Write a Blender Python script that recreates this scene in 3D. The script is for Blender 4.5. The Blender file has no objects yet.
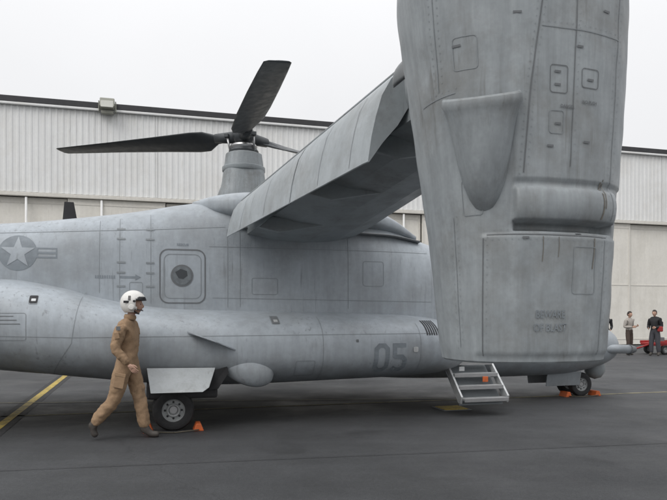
import bpy, bmesh, math, random
import numpy as np
from mathutils import Vector, Matrix
from mathutils.bvhtree import BVHTree
random.seed(4)
R=math.radians
scene=bpy.context.scene
COL=scene.collection

# ---------------------------------------------------------------- helpers
def empty(name,loc=(0,0,0),rz=0,parent=None):
    e=bpy.data.objects.new(name,None); COL.objects.link(e)
    e.location=loc; e.rotation_euler=(0,0,rz); e.empty_display_size=.2
    if parent: e.parent=parent
    return e
def mkobj(name,verts,faces,mat=None,parent=None,smooth=False):
    me=bpy.data.meshes.new(name); me.from_pydata([tuple(v) for v in verts],[],faces); me.update()
    ob=bpy.data.objects.new(name,me); COL.objects.link(ob)
    if mat: me.materials.append(mat)
    if parent: ob.parent=parent
    if smooth:
        for p in me.polygons: p.use_smooth=True
    return ob
def fixn(ob):
    bm=bmesh.new(); bm.from_mesh(ob.data); bmesh.ops.recalc_face_normals(bm,faces=bm.faces); bm.to_mesh(ob.data); bm.free()
def bev(ob,w,seg=2):
    m=ob.modifiers.new('bev','BEVEL'); m.width=w; m.segments=seg; m.limit_method='ANGLE'; m.angle_limit=R(35)
def box(name,size,loc,mat,parent=None,rot=(0,0,0),b=.01):
    x,y,z=[s/2 for s in size]
    v=[(-x,-y,-z),(x,-y,-z),(x,y,-z),(-x,y,-z),(-x,-y,z),(x,-y,z),(x,y,z),(-x,y,z)]
    f=[(0,3,2,1),(4,5,6,7),(0,1,5,4),(1,2,6,5),(2,3,7,6),(3,0,4,7)]
    ob=mkobj(name,v,f,mat,parent); ob.location=loc; ob.rotation_euler=rot
    if b: bev(ob,b)
    return ob
def prism(name,pts,mat,parent=None,b=0):
    a,c=pts; n=len(a); v=list(a)+list(c)
    f=[tuple(range(n)),tuple(range(2*n-1,n-1,-1))]+[(i,n+i,n+(i+1)%n,(i+1)%n) for i in range(n)]
    ob=mkobj(name,v,f,mat,parent); fixn(ob)
    if b: bev(ob,b)
    return ob
def tube(name,p0,p1,r0,mat,parent=None,r1=None,n=20,smooth=True):
    p0=Vector(p0);p1=Vector(p1); r1=r0 if r1 is None else r1
    d=(p1-p0).normalized(); a=d.orthogonal().normalized(); b=d.cross(a)
    v=[];
    for p,r in((p0,r0),(p1,r1)):
        for i in range(n):
            t=2*math.pi*i/n; v.append(p+a*math.cos(t)*r+b*math.sin(t)*r)
    f=[(i,(i+1)%n,n+(i+1)%n,n+i) for i in range(n)]
    f+=[tuple(range(n-1,-1,-1)),tuple(range(n,2*n))]
    ob=mkobj(name,v,f,mat,parent)
    for p in ob.data.polygons: p.use_smooth=len(p.vertices)==4 and smooth
    return ob
def revolve(name,prof,centre,axis,mat,parent=None,n=40):
    c=Vector(centre); d=Vector(axis).normalized(); a=d.orthogonal().normalized(); b=d.cross(a)
    v=[];f=[]
    for r,h in prof:
        for i in range(n):
            t=2*math.pi*i/n; v.append(c+d*h+a*math.cos(t)*r+b*math.sin(t)*r)
    for k in range(len(prof)-1):
        for i in range(n):
            f.append((k*n+i,k*n+(i+1)%n,(k+1)*n+(i+1)%n,(k+1)*n+i))
    ob=mkobj(name,v,f,mat,parent,True); fixn(ob)
    m=ob.modifiers.new('e','EDGE_SPLIT'); m.split_angle=R(40)
    return ob
def hermite(xs,ys,x):
    xs=np.array(xs,float); ys=np.array(ys,float)
    d=np.diff(ys)/np.diff(xs); m=np.zeros_like(ys); m[0]=d[0]; m[-1]=d[-1]
    for i in range(1,len(xs)-1):
        m[i]=0 if d[i-1]*d[i]<=0 else 2*d[i-1]*d[i]/(d[i-1]+d[i])
    i=min(max(np.searchsorted(xs,x)-1,0),len(xs)-2)
    h=xs[i+1]-xs[i]; t=(x-xs[i])/h
    return float((2*t**3-3*t*t+1)*ys[i]+(t**3-2*t*t+t)*h*m[i]+(-2*t**3+3*t*t)*ys[i+1]+(t**3-t*t)*h*m[i+1])
def table(st,n):
    st=sorted(st); xs=[s[0] for s in st]
    out=[]
    for x in np.linspace(xs[0],xs[-1],n):
        out.append([x]+[hermite(xs,[s[k] for s in st],x) for k in range(1,len(st[0]))])
    return out
def loft(name,rings,mat,parent=None,cap=True,smooth=True):
    n=len(rings[0]); v=[p for r in rings for p in r]; f=[]
    for k in range(len(rings)-1):
        for i in range(n):
            f.append((k*n+i,k*n+(i+1)%n,(k+1)*n+(i+1)%n,(k+1)*n+i))
    if cap:
        f.append(tuple(range(n-1,-1,-1))); f.append(tuple(range((len(rings)-1)*n,len(rings)*n)))
    ob=mkobj(name,v,f,mat,parent,smooth); fixn(ob); return ob
def se(t,n):
    c,s=math.cos(t),math.sin(t)
    return math.copysign(abs(c)**(2/n),c),math.copysign(abs(s)**(2/n),s)

# ---------------------------------------------------------------- materials
def pmat(name,base,rough=.5,metal=0,var=.06,scale=1.5,streak=0,fine=.04,bump=0,bscale=60,sv=(6,6,.5),dirt=None,dscale=.8,damt=.0,belly=None):
    m=bpy.data.materials.new(name); m.use_nodes=True; nt=m.node_tree; N=nt.nodes; L=nt.links
    bs=N['Principled BSDF']; bs.inputs['Roughness'].default_value=rough; bs.inputs['Metallic'].default_value=metal
    tc=N.new('ShaderNodeTexCoord')
    def noise(sc,det=3,vec=None,rg=.55):
        n=N.new('ShaderNodeTexNoise'); n.inputs['Scale'].default_value=sc; n.inputs['Detail'].default_value=det; n.inputs['Roughness'].default_value=rg
        L.new(vec if vec else tc.outputs['Object'],n.inputs['Vector']); return n.outputs['Fac']
    def mr(f,a,b,lo=.3,hi=.7):
        r=N.new('ShaderNodeMapRange'); r.inputs[1].default_value=lo; r.inputs[2].default_value=hi; r.inputs[3].default_value=a; r.inputs[4].default_value=b
        L.new(f,r.inputs[0]); return r.outputs[0]
    def mul(a,b):
        q=N.new('ShaderNodeMath'); q.operation='MULTIPLY'; L.new(a,q.inputs[0]); L.new(b,q.inputs[1]); return q.outputs[0]
    v=mr(noise(scale),1-var,1+var)
    v=mul(v,mr(noise(scale*18,2),1-fine,1+fine))
    if streak:
        mp=N.new('ShaderNodeMapping'); mp.inputs['Scale'].default_value=sv; L.new(tc.outputs['Object'],mp.inputs['Vector'])
        v=mul(v,mr(noise(1.6,4,mp.outputs[0],.65),1-streak,1+streak*.6,.3,.65))
    vm=N.new('ShaderNodeVectorMath'); vm.operation='SCALE'; vm.inputs[0].default_value=base; L.new(v,vm.inputs['Scale'])
    col=vm.outputs[0]
    def mixc(fac,col,c):
        mx=N.new('ShaderNodeMix'); mx.data_type='RGBA'; L.new(fac,mx.inputs['Factor'])
        L.new(col,mx.inputs['A']); mx.inputs['B'].default_value=(*c,1); return mx.outputs['Result']
    if dirt:
        col=mixc(mr(noise(dscale,6,None,.7),0,damt,.47,.70),col,dirt)
        mp2=N.new('ShaderNodeMapping'); mp2.inputs['Scale'].default_value=(14,14,.9); L.new(tc.outputs['Object'],mp2.inputs['Vector'])
        a=mr(noise(1.3,3,mp2.outputs[0],.6),0,1,.58,.72); b=mr(noise(.9,2),0,damt,.42,.62)
        col=mixc(mul(a,b),col,tuple(c*.7 for c in dirt))
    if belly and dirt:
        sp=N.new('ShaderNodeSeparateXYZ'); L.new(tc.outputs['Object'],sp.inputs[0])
        g=mr(sp.outputs['Z'],belly[2],0,belly[0],belly[1]); col=mixc(mul(g,mr(noise(2.2,6,None,.7),.25,1.2)),col,dirt)  # base colour gets darker towards the bottom, broken up by noise
    L.new(col,bs.inputs['Base Color'])
    L.new(mr(noise(scale*3,2),max(rough-.08,0),min(rough+.08,1)),bs.inputs['Roughness'])
    if bump:
        b=N.new('ShaderNodeBump'); b.inputs['Strength'].default_value=bump; b.inputs['Distance'].default_value=.01
        L.new(noise(bscale,3),b.inputs['Height']); L.new(b.outputs[0],bs.inputs['Normal'])
    return m
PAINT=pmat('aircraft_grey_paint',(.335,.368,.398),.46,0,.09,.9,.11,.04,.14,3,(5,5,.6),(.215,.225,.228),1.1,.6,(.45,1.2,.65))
PAINT2=pmat('nacelle_grey_paint',(.28,.305,.318),.46,0,.10,1.4,.17,.05,.14,3.5,(7,7,.45),(.16,.157,.145),1.8,.65)
PAINTW=pmat('wing_grey_paint',(.27,.297,.31),.46,0,.09,1.2,.09,.04,.10,4,(1,1,4),(.17,.17,.16),1.8,.6)
FLAP=pmat('flap_light_grey_paint',(.34,.37,.385),.45,0,.07,1.2,.08,.04,.06,4,(1,4,1),(.20,.205,.20),2,.6)
DOORP=pmat('gear_door_light_paint',(.42,.445,.455),.45,0,.05,2,.04,.03,dirt=(.22,.22,.21),dscale=4,damt=.5)
LINE=pmat('panel_line_grey',(.23,.25,.262),.6)
LINE2=pmat('panel_line_dark',(.135,.143,.15),.6)
COVER=pmat('joint_cover_grey',(.17,.18,.185),.5)
LOVIS=pmat('low_visibility_marking_grey',(.205,.232,.255),.6,0,.15,6)
DARK=pmat('dark_recess',(.025,.025,.027),.8)
ROTOR=pmat('rotor_blade_dark_grey',(.045,.05,.054),.45,0,.15,2)
METAL=pmat('bare_metal',(.42,.42,.42),.35,.8,.1,4)
ALU=pmat('step_aluminium',(.52,.53,.53),.45,.4,.18,5)
TYRE=pmat('tyre_rubber',(.022,.022,.023),.8,0,.2,8,bump=.2)
RIM=pmat('wheel_rim_grey',(.30,.31,.31),.5,0,.2,9)
GLASSD=pmat('dark_window_glass',(.03,.035,.04),.12)
GLASSW=pmat('scratched_cabin_window',(.13,.145,.155),.2,0,.25,12)
ORANGE=pmat('chock_orange',(.62,.13,.03),.6,0,.15,9,dirt=(.1,.05,.03),dscale=9,damt=.6)
YEL=pmat('yellow_paint',(.45,.33,.07),.7,0,.25,3,0,.25,dirt=(.07,.07,.06),dscale=6,damt=.95)
YEL2=pmat('worn_pale_yellow_paint',(.28,.25,.15),.8,0,.2,3,0,.25,dirt=(.06,.06,.06),dscale=4,damt=.98)
ROPE=pmat('rope_dark',(.09,.08,.06),.9)
STAIN=pmat('brown_exhaust_stain',(.17,.155,.13),.6,0,.2,9)

# ---------------------------------------------------------------- world, sun, camera
SUN=Vector((-.55,-.75,.95)).normalized()
w=bpy.data.worlds.new("World"); scene.world=w; w.use_nodes=True
nt=w.node_tree; N=nt.nodes; L=nt.links; bg=N['Background']; bg.inputs['Strength'].default_value=.1
sky=N.new('ShaderNodeTexSky'); sky.sky_type='NISHITA'; sky.sun_disc=False
sky.sun_elevation=math.asin(SUN.z); sky.sun_rotation=math.atan2(SUN.x,SUN.y)%(2*math.pi); sky.dust_density=5
hs=N.new('ShaderNodeHueSaturation'); hs.inputs['Saturation'].default_value=.15; L.new(sky.outputs[0],hs.inputs['Color'])
geo=N.new('ShaderNodeTexCoord'); sx=N.new('ShaderNodeSeparateXYZ'); L.new(geo.outputs['Generated'],sx.inputs[0])
mx0=N.new('ShaderNodeMath'); mx0.operation='MAXIMUM'; mx0.inputs[1].default_value=0; L.new(sx.outputs['Z'],mx0.inputs[0])
pw=N.new('ShaderNodeMath'); pw.operation='POWER'; pw.inputs[1].default_value=2.2; L.new(mx0.outputs[0],pw.inputs[0])
cn=N.new('ShaderNodeTexNoise'); cn.inputs['Scale'].default_value=2.5; cn.inputs['Detail'].default_value=5; L.new(geo.outputs['Generated'],cn.inputs['Vector'])
ma=N.new('ShaderNodeMath'); ma.operation='MULTIPLY_ADD'; ma.inputs[1].default_value=10.5; ma.inputs[2].default_value=8.0; L.new(pw.outputs[0],ma.inputs[0])
mb=N.new('ShaderNodeMath'); mb.operation='MULTIPLY_ADD'; mb.inputs[1].default_value=1.4; L.new(cn.outputs['Fac'],mb.inputs[0]); L.new(ma.outputs[0],mb.inputs[2])
vs=N.new('ShaderNodeVectorMath'); vs.operation='SCALE'; vs.inputs[0].default_value=(.99,.995,1.015); L.new(mb.outputs[0],vs.inputs['Scale'])
mixw=N.new('ShaderNodeMix'); mixw.data_type='RGBA'; mixw.inputs['Factor'].default_value=.93
L.new(hs.outputs[0],mixw.inputs['A']); L.new(vs.outputs[0],mixw.inputs['B']); L.new(mixw.outputs['Result'],bg.inputs['Color'])
sl=bpy.data.lights.new('sun','SUN'); sl.energy=1.1; sl.angle=R(35); sl.color=(1,.97,.93)
so=bpy.data.objects.new('sun',sl); COL.objects.link(so); so.rotation_euler=SUN.to_track_quat('Z','Y').to_euler(); so.location=SUN*50
cam=bpy.data.cameras.new('camera'); co=bpy.data.objects.new('camera',cam); COL.objects.link(co)
co.location=(0,0,1.55); co.rotation_euler=(R(90),0,0); cam.lens=35.1; cam.sensor_width=36; cam.shift_y=.1005; cam.clip_end=2000; cam.clip_start=.05
scene.camera=co
scene.view_settings.view_transform='Standard'; scene.view_settings.look='None'; scene.view_settings.exposure=0

# ---------------------------------------------------------------- ground
def asphalt():
    m=bpy.data.materials.new('asphalt'); m.use_nodes=True; nt=m.node_tree; N=nt.nodes; L=nt.links; bs=N['Principled BSDF']
    tc=N.new('ShaderNodeTexCoord')
    def noise(s,d=5,r=.6,vec=None):
        n=N.new('ShaderNodeTexNoise'); n.inputs['Scale'].default_value=s; n.inputs['Detail'].default_value=d; n.inputs['Roughness'].default_value=r
        L.new(vec or tc.outputs['Object'],n.inputs['Vector']); return n
    def mr(f,lo,hi,a,b):
        r=N.new('ShaderNodeMapRange'); 
        for i,vv in enumerate((lo,hi,a,b)): r.inputs[i+1].default_value=vv
        L.new(f,r.inputs[0]); return r.outputs[0]
    def op(o,a,b):
        q=N.new('ShaderNodeMath'); q.operation=o; L.new(a,q.inputs[0]); L.new(b,q.inputs[1]); return q.outputs[0]
    v=mr(noise(.18,4).outputs['Fac'],.3,.7,.78,1.2)
    v=op('MULTIPLY',v,mr(noise(1.4,6,.75).outputs['Fac'],.3,.7,.82,1.18))
    v=op('MULTIPLY',v,mr(noise(28,4,.8).outputs['Fac'],.3,.7,.70,1.30))
    v=op('MULTIPLY',v,mr(noise(110,3,.8).outputs['Fac'],.35,.65,.62,1.42))
    mp=N.new('ShaderNodeMapping'); mp.inputs['Rotation'].default_value=(0,0,R(-15.5)); mp.inputs['Scale'].default_value=(.10,1.3,1); L.new(tc.outputs['Object'],mp.inputs['Vector'])
    v=op('MULTIPLY',v,mr(noise(1.0,5,.6,mp.outputs[0]).outputs['Fac'],.3,.7,.84,1.16))
    # pale grit flecks
    v=op('MULTIPLY',v,mr(noise(60,2,.5).outputs['Fac'],.70,.76,1,1.9))
    nz=noise(.9,4); av=N.new('ShaderNodeVectorMath'); av.operation='MULTIPLY_ADD'; L.new(nz.outputs['Color'],av.inputs[0]); av.inputs[1].default_value=(1.3,1.3,0); L.new(tc.outputs['Object'],av.inputs[2])
    vo=N.new('ShaderNodeTexVoronoi'); vo.feature='DISTANCE_TO_EDGE'; vo.inputs['Scale'].default_value=.16; L.new(av.outputs[0],vo.inputs['Vector'])
    v=op('MULTIPLY',v,mr(vo.outputs['Distance'],.0,.003,.72,1))
    st=noise(.9,3,.5); v=op('MULTIPLY',v,mr(st.outputs['Fac'],.60,.72,1,.66))
    vm=N.new('ShaderNodeVectorMath'); vm.operation='SCALE'; vm.inputs[0].default_value=(.046,.048,.051); L.new(v,vm.inputs['Scale']); L.new(vm.outputs[0],bs.inputs['Base Color'])
    L.new(mr(noise(.5,5,.65).outputs['Fac'],.35,.65,.52,.85),bs.inputs['Roughness'])
    b=N.new('ShaderNodeBump'); b.inputs['Strength'].default_value=.6; b.inputs['Distance'].default_value=.01
    L.new(noise(90,3,.7).outputs['Fac'],b.inputs['Height']); L.new(b.outputs[0],bs.inputs['Normal'])
    return m
g=mkobj('ground',[(-500,-300,0),(500,-300,0),(500,700,0),(-500,700,0)],[(0,1,2,3)],asphalt())
def gstrip(name,p0,p1,wd,mat,z=.004,par=None):
    p0=Vector((*p0,0));p1=Vector((*p1,0)); d=(p1-p0).normalized(); n=Vector((-d.y,d.x,0))*wd/2
    up=Vector((0,0,z)); return mkobj(name,[p0-n+up,p1-n+up,p1+n+up,p0+n+up],[(0,1,2,3)],mat,par)
BLK=pmat('black_line_border',(.026,.026,.028),.8,0,.2,4)
SEAL=pmat('joint_sealant',(.034,.035,.037),.75,0,.2,4)
mk=empty('painted_ground_markings')
gstrip('taxi_line_border',(-8.2,21),(-2.9,3),.34,BLK,.004,mk)
gstrip('taxi_line',(-8.2,21),(-2.9,3),.13,YEL,.008,mk)
gstrip('apron_line',(-14,7.65),(30,19.85),.10,YEL2,.004,mk)
gstrip('thin_apron_line',(-14,11.0),(2.2,12.3),.05,YEL2,.012,mk)
gstrip('sealed_joint',(-20,3.3),(30,13.0),.014,SEAL,.012,mk)
dr=empty('drain_cover',(2.0,11.0,0),R(15))
box('plate',(.42,.42,.02),(0,0,.012),YEL,dr,b=.004)
box('frame',(.5,.5,.012),(0,0,.006),LINE2,dr,b=.003)

# ---------------------------------------------------------------- hangar
WHITE=pmat('white_corrugated_steel',(.76,.765,.755),.55,0,.03,.4,.05,.02,sv=(2,2,.15),dirt=(.55,.52,.46),dscale=.5,damt=.35)
BEIGE=pmat('cream_door_panel',(.74,.715,.655),.6,0,.03,.5,.05,.03,sv=(2,2,.2),dirt=(.55,.52,.45),dscale=.7,damt=.4)
BEIGE2=pmat('cream_frame',(.66,.635,.58),.6,0,.04,.5,.06,.03)
FASC=pmat('dark_fascia',(.035,.035,.038),.6)
hg=empty('hangar',(-13.9,27.1,0),R(15.5))
x0,x1=-50,90
pr=[];v=[];f=[]; x=x0
while x<x1:
    pr+=[(x,0),(x+.12,0),(x+.15,-.026),(x+.22,-.026)]; x+=.25
for p in pr: v+=[(p[0],p[1],6.82),(p[0],p[1],10.52)]
for i in range(len(pr)-1): f.append((2*i,2*i+2,2*i+3,2*i+1))
mkobj('upper_cladding',v,f,WHITE,hg)
for i in range(int((x1-x0)/9)): box('cladding_seam_%d'%i,(.05,.02,3.66),(x0+9*i+2.3,-.035,8.66),WHITE,hg,b=0)
box('wall_core',(x1-x0,.2,3.7),((x0+x1)/2,.16,8.67),BEIGE2,hg,b=0)
box('roof_fascia',(x1-x0,.3,.26),((x0+x1)/2,-.02,10.66),FASC,hg,b=.02)
box('gutter_trim',(x1-x0,.12,.1),((x0+x1)/2,-.12,10.48),WHITE,hg,b=.02)
box('door_head_rail',(x1-x0,.16,.16),((x0+x1)/2,.0,6.72),BEIGE2,hg,b=.02)
mkobj('roof',[(x0,.1,10.75),(x1,.1,10.75),(x1,30,12.4),(x0,30,12.4),(x1,60,10.7),(x0,60,10.7)],[(0,1,2,3),(3,2,4,5)],FASC,hg)
box('rear_and_side_walls',(x1-x0-.1,58,6.4),((x0+x1)/2,30.6,3.2),BEIGE2,hg,b=0)
k=0; s=31.3-4.1*20
while s<x1:
    yo=.14 if k%2 else .28
    if s>x0:
        box('door_leaf_%d'%k,(4.06,.12,6.58),(s+2.05,yo,3.34),BEIGE,hg,b=.01)
        for q in(.06,4.0): box('door_stile_%d_%d'%(k,int(q*10)),(.08,.03,6.5),(s+q,yo-.07,3.3),BEIGE2,hg,b=.01)
        for q in(.35,3.3,6.4): box('door_rail_%d_%d'%(k,int(q*10)),(3.9,.02,.06),(s+2.05,yo-.065,q),BEIGE2,hg,b=.005)
    k+=1; s+=4.1
for s in (-2,1.0,4.0,10,18,26,38):
    tube('downpipe_%d'%int(s+10),(s,.0,0.1),(s,.0,6.6),.05,WHITE,hg)
fl=empty('floodlight',(0,0,0),0)
fl.location=hg.matrix_basis@Vector((4.26,-.35,10.62)); fl.rotation_euler=(0,0,R(15.5))
LAMP=pmat('lamp_housing',(.28,.28,.24),.5); LG=pmat('lamp_glass',(.5,.5,.46),.2)
box('housing',(.60,.3,.42),(0,-.1,.05),LAMP,fl,rot=(R(-18),0,0),b=.04)
box('lens',(.5,.03,.32),(0,-.262,.0),LG,fl,rot=(R(-18),0,0),b=.01)
for sx_ in(-.34,.34): box('bracket_%d'%(sx_*10),(.04,.3,.45),(sx_,.05,-.05),LAMP,fl,b=.01)
box('mount',(.5,.25,.12),(0,.05,-.28),LAMP,fl,b=.01)

# ---------------------------------------------------------------- aircraft
AC=empty('tiltrotor_aircraft',(-2.74,10.88,0),R(15.5))
POLY=[]
def reg(ob):
    me=ob.data; POLY.append(([Vector(v.co) for v in me.vertices],[tuple(p.vertices) for p in me.polygons]))
st=[(-7.8,.30,2.25,2.72,2.6),(-6,.85,1.85,2.80,3),(-4.2,1.12,1.2,2.88,3.2),(-2.6,1.2,.76,2.95,3.6),(-.8,1.22,.6,3.17,3.8),(.3,1.22,.56,3.38,3.8),(.9,1.22,.54,3.47,3.8),
(2.0,1.22,.52,3.5,3.8),(3.3,1.22,.5,3.34,3.6),(4.0,1.2,.46,3.0,3.4),(4.5,1.18,.44,2.84,3.2),(5.2,1.15,.43,2.72,3),(6.2,1.08,.42,2.42,2.8),(7.2,.93,.43,1.95,2.5),(8.0,.70,.52,1.52,2.3),(8.5,.45,.66,1.3,2.1),(8.78,.1,.9,1.06,2)]
rings=[]
for x,wd,zb,zt,n in table(st,190):
    r=[]
    for i in range(96):
        c,s=se(2*math.pi*i/96,n); r.append((x,wd*c,(zb+zt)/2+(zt-zb)/2*s))
    rings.append(r)
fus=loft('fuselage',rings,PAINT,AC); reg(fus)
sp=[(-4.6,1.15,1.55,1.75),(-4.2,1.45,1.25,1.95),(-3.4,1.8,1.0,2.08),(-2.3,2.02,.83,2.1),(-1.6,2.1,.71,2.0),(-1.0,2.13,.64,1.84),(-.4,2.14,.57,1.73),(.2,2.15,.53,1.68),(1,2.15,.51,1.66),(2.5,2.13,.54,1.63),(3.6,2.07,.57,1.6),(4.15,1.97,.6,1.55),(4.55,1.7,.66,1.45),(4.85,1.25,.75,1.3)]
for sg,nm in((-1,'sponson_starboard'),(1,'sponson_port')):
    rings=[]
    for x,yo,zb,zt in table(sp,130):
        r=[]; yc=.7
        for i in range(72):
            c,s=se(2*math.pi*i/72,2.7)
            hw=(yo-yc); r.append((x,sg*(yc+hw*c),(zb+zt)/2+(zt-zb)/2*s))
        rings.append(r)
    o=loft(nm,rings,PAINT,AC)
    if sg<0: reg(o)
wf=[(.35,.7,3.18,3.42),(.7,1.1,3.08,3.5),(1.2,1.3,2.98,3.56),(2.2,1.36,2.94,3.58),(3.0,1.30,2.94,3.46),(3.6,1.1,2.9,3.24),(4.1,.8,2.84,2.98)]
rings=[]
for x,wd,zb,zt in table(wf,60):
    rings.append([(x,wd*se(2*math.pi*i/64,3.2)[0],(zb+zt)/2+(zt-zb)/2*se(2*math.pi*i/64,3.2)[1]) for i in range(64)])
o=loft('wing_saddle_fairing',rings,PAINT,AC); reg(o)
rings=[]
for x,wd,zb,zt in table([(.9,1.2,2.9,2.96),(2.2,1.31,2.88,2.94),(3.4,1.24,2.86,2.92),(4.1,.98,2.8,2.86)],30):
    rings.append([(x,wd*se(2*math.pi*i/48,4)[0],(zb+zt)/2+(zt-zb)/2*se(2*math.pi*i/48,4)[1]) for i in range(48)])
loft('wing_pivot_gap',rings,LINE2,AC)

def wsec(y):
    t=(abs(y)-1.4)/4.2
    return (1.06+.89*t, 3.32+.52*t, t)
prof=[(0,0),(.3,.035),(.8,.05),(1.3,.0),(1.65,-.09),(1.88,-.24),(1.93,-.34),(1.85,-.44),(1.5,-.53),(1.0,-.57),(.5,-.54),(.12,-.46),(.1,-.1)]
for sg,nm in((-1,'wing_starboard'),(1,'wing_port')):
    rings=[]
    for y in np.linspace(.9,6.6,20):
        xh,zh,t=wsec(y); rings.append([(xh+a*(1-.30*max(t,0)),sg*y,zh+b) for a,b in prof])
    o=loft(nm,rings,PAINTW,AC,smooth=False)
    for si,(ya,yb) in enumerate(((1.42,3.75),(3.79,5.62))):
        rings=[]
        for y in np.linspace(ya,yb,14):
            xh,zh,t=wsec(y); dz=.57+.29*t
            pts=[(.06,.012),(-.03,-.01),(-.10,-.07),(-.17,-.17),(-.215,-.30),(-.245,-.42),(-.27,-.57),(-.262,-.575),(-.15,-.45),(-.03,-.34),(.06,-.22),(.09,-.08)]
            rings.append([(xh+a*(1.0+.18*t),sg*(y-(.16*min(-b,.5) if y>5.5 else 0)),zh+b*dz/.57) for a,b in pts])
        o=loft('%s_flap_%d'%(nm,si+1),rings,FLAP,AC)
        m=o.modifiers.new('e','EDGE_SPLIT'); m.split_angle=R(40)
    # flap skin seams (thin raised strips following the panel)
    for y in (2.0,2.9,4.5,5.2):
        xh,zh,t=wsec(y); dz=.57+.29*t; q=1+.18*t
        P_=[(xh+a*q-.005,zh+b*dz/.57) for a,b in((-.10,-.07),(-.17,-.17),(-.215,-.30),(-.245,-.42),(-.265,-.55))]
        V=[];F=[]
        for i,(a,b) in enumerate(P_):
            V+=[(a,sg*(y-.004),b),(a,sg*(y+.004),b)]
            if i: F.append((2*i-2,2*i-1,2*i+1,2*i))
        mkobj('%s_flap_seam_%d'%(nm,int(y*10)),V,F,LINE,AC)
    rings=[]
    for y in (1.3,6.4):
        xh,zh,t=wsec(y); rings.append([(xh+a,sg*y,zh+b) for a,b in((.5,.06),(.1,.05),(-.02,.02),(-.02,.005),(.1,.02),(.5,.03))])
    loft(nm+'_shroud',rings,PAINTW,AC,smooth=False)
    for y in(2.2,3.78,5.2):
        xh,zh,t=wsec(y)
        prism(nm+'_flap_hinge_%d'%int(y*10),([(xh+.9,sg*(y-.04),zh-.55),(xh+.1,sg*(y-.04),zh-.46),(xh-.08,sg*(y-.04),zh-.62),(xh+.2,sg*(y-.04),zh-.68)],
              [(xh+.9,sg*(y+.04),zh-.55),(xh+.1,sg*(y+.04),zh-.46),(xh-.08,sg*(y+.04),zh-.62),(xh+.2,sg*(y+.04),zh-.68)]),PAINTW,AC,.01)
    rings=[]
    for y,k_ in((5.78,.80),(5.95,.96),(6.3,1.05),(6.75,1.05)):
        xh,zh,t=wsec(y); rings.append([(xh+.50+.72*k_*se(2*math.pi*i/40,2.6)[0],sg*y,zh-.30+.42*k_*se(2*math.pi*i/40,2.6)[1]) for i in range(40)])
    loft(nm+'_tip_fairing',rings,PAINTW,AC)
    rings=[]
    for q in np.linspace(0,1,12):
        cx=1.88-.20*math.sin(q*math.pi*.5); cz=3.79-.32*q; rr=.05+.04*math.sin(q*math.pi)
        rings.append([(cx+rr*math.cos(2*math.pi*i/20),sg*(6.26+.12*math.sin(2*math.pi*i/20)),cz+.04*math.cos(2*math.pi*i/20)) for i in range(20)])
    loft(nm+'_joint_cover',rings,COVER,AC)
    for i_ in range(3): tube(nm+'_hydraulic_line_%d'%i_,(2.0+.12*i_,sg*5.85,3.42),(1.95+.12*i_,sg*6.45,3.30),.015,METAL,AC,n=8)

# nacelles
NX,NY=2.19,7.1
nst=[(1.262,.545,.45,.062),(1.36,.56,.465,.06),(2.0,.615,.505,.047),(2.5,.67,.54,.03),(3.1,.735,.575,.01),(3.8,.79,.61,-.02),(4.5,.79,.61,-.02),(4.95,.72,.60,-.01),(5.25,.62,.58,0),(5.6,.57,.55,0),(6.1,.5,.5,0)]
def smooth(a,b,x):
    t=min(max((x-a)/(b-a),0),1); return t*t*(3-2*t)
def nac_ring(z,a,b,cx,sg,detail):
    r=[]; n=260 if detail else 80
    for i in range(n):
        t=2*math.pi*i/n; c,s=se(t,2.5); px,py=a*c,b*s
        if detail:
            nx,ny=px/a**2,py/b**2; q=math.hypot(nx,ny); nx/=q;ny/=q
            # slight oil-canning of the skin between frames
            d=.0022*math.sin(z*19+px*3)*math.sin(px*17+py*13+z*2)
            if py<0:
                u=px
                m_=smooth(-.33,-.30,u)*(1-smooth(.42,.46,u))
                pad=math.sqrt(max(0,1-((z-2.26)/.115)**2)) if abs(z-2.26)<.115 else 0
                d+=.045*m_*pad
                d-=.09*m_*(smooth(2.095,2.105,z)*(1-smooth(2.145,2.16,z)))
                d+=.012*smooth(-.33,-.31,u)*smooth(2.40,2.42,z)*(1-smooth(4.3,4.5,z))
                d+=.010*smooth(-.50,-.485,u)*(1-smooth(.50,.52,u))*(1-smooth(2.06,2.075,z))*smooth(1.30,1.31,z)
            px+=nx*d; py+=ny*d
        r.append((NX+cx+px,(-NY-.27*cx+py) if sg<0 else (NY-py),z))
    return r
NACP=[]
for sg,nm in((-1,'nacelle_starboard'),(1,'nacelle_port')):
    det=sg<0
    rings=[nac_ring(z,a,b,c,sg,det) for z,a,b,c in table(nst,340 if det else 60)]
    o=loft(nm,rings,PAINT2,AC,cap=False)
    if det: NACP.append(([Vector(v.co) for v in o.data.vertices],[tuple(p.vertices) for p in o.data.polygons]))
    loft(nm+'_exhaust_lip',[nac_ring(zz,aa,bb,.062,sg,False) for zz,aa,bb in((1.30,.548,.452),(1.262,.543,.448),(1.250,.53,.435))],PAINT2,AC,cap=False)
    loft(nm+'_exhaust_duct',[nac_ring(zz,aa,bb,.062,sg,False) for zz,aa,bb in((1.250,.53,.435),(1.27,.5,.40),(1.9,.45,.36))],DARK,AC,cap=False)
    tube(nm+'_exhaust_plug',(NX,sg*NY,1.5),(NX,sg*NY,2.0),.42,DARK,AC)
    tube(nm+'_top_cap',(NX,sg*NY,6.08),(NX,sg*NY,6.14),.5,PAINT2,AC,r1=.44)
    revolve(nm+'_mast_collar',[(.40,6.12),(.42,6.2),(.34,6.32),(.2,6.4),(.17,6.6)],(NX,sg*NY,0),(0,0,1),ROTOR,AC)
    revolve(nm+'_cowl_band',[(.585,5.62),(.60,5.64),(.60,5.74),(.575,5.76)],(NX,sg*NY,0),(0,0,1),PAINTW,AC)
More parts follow.
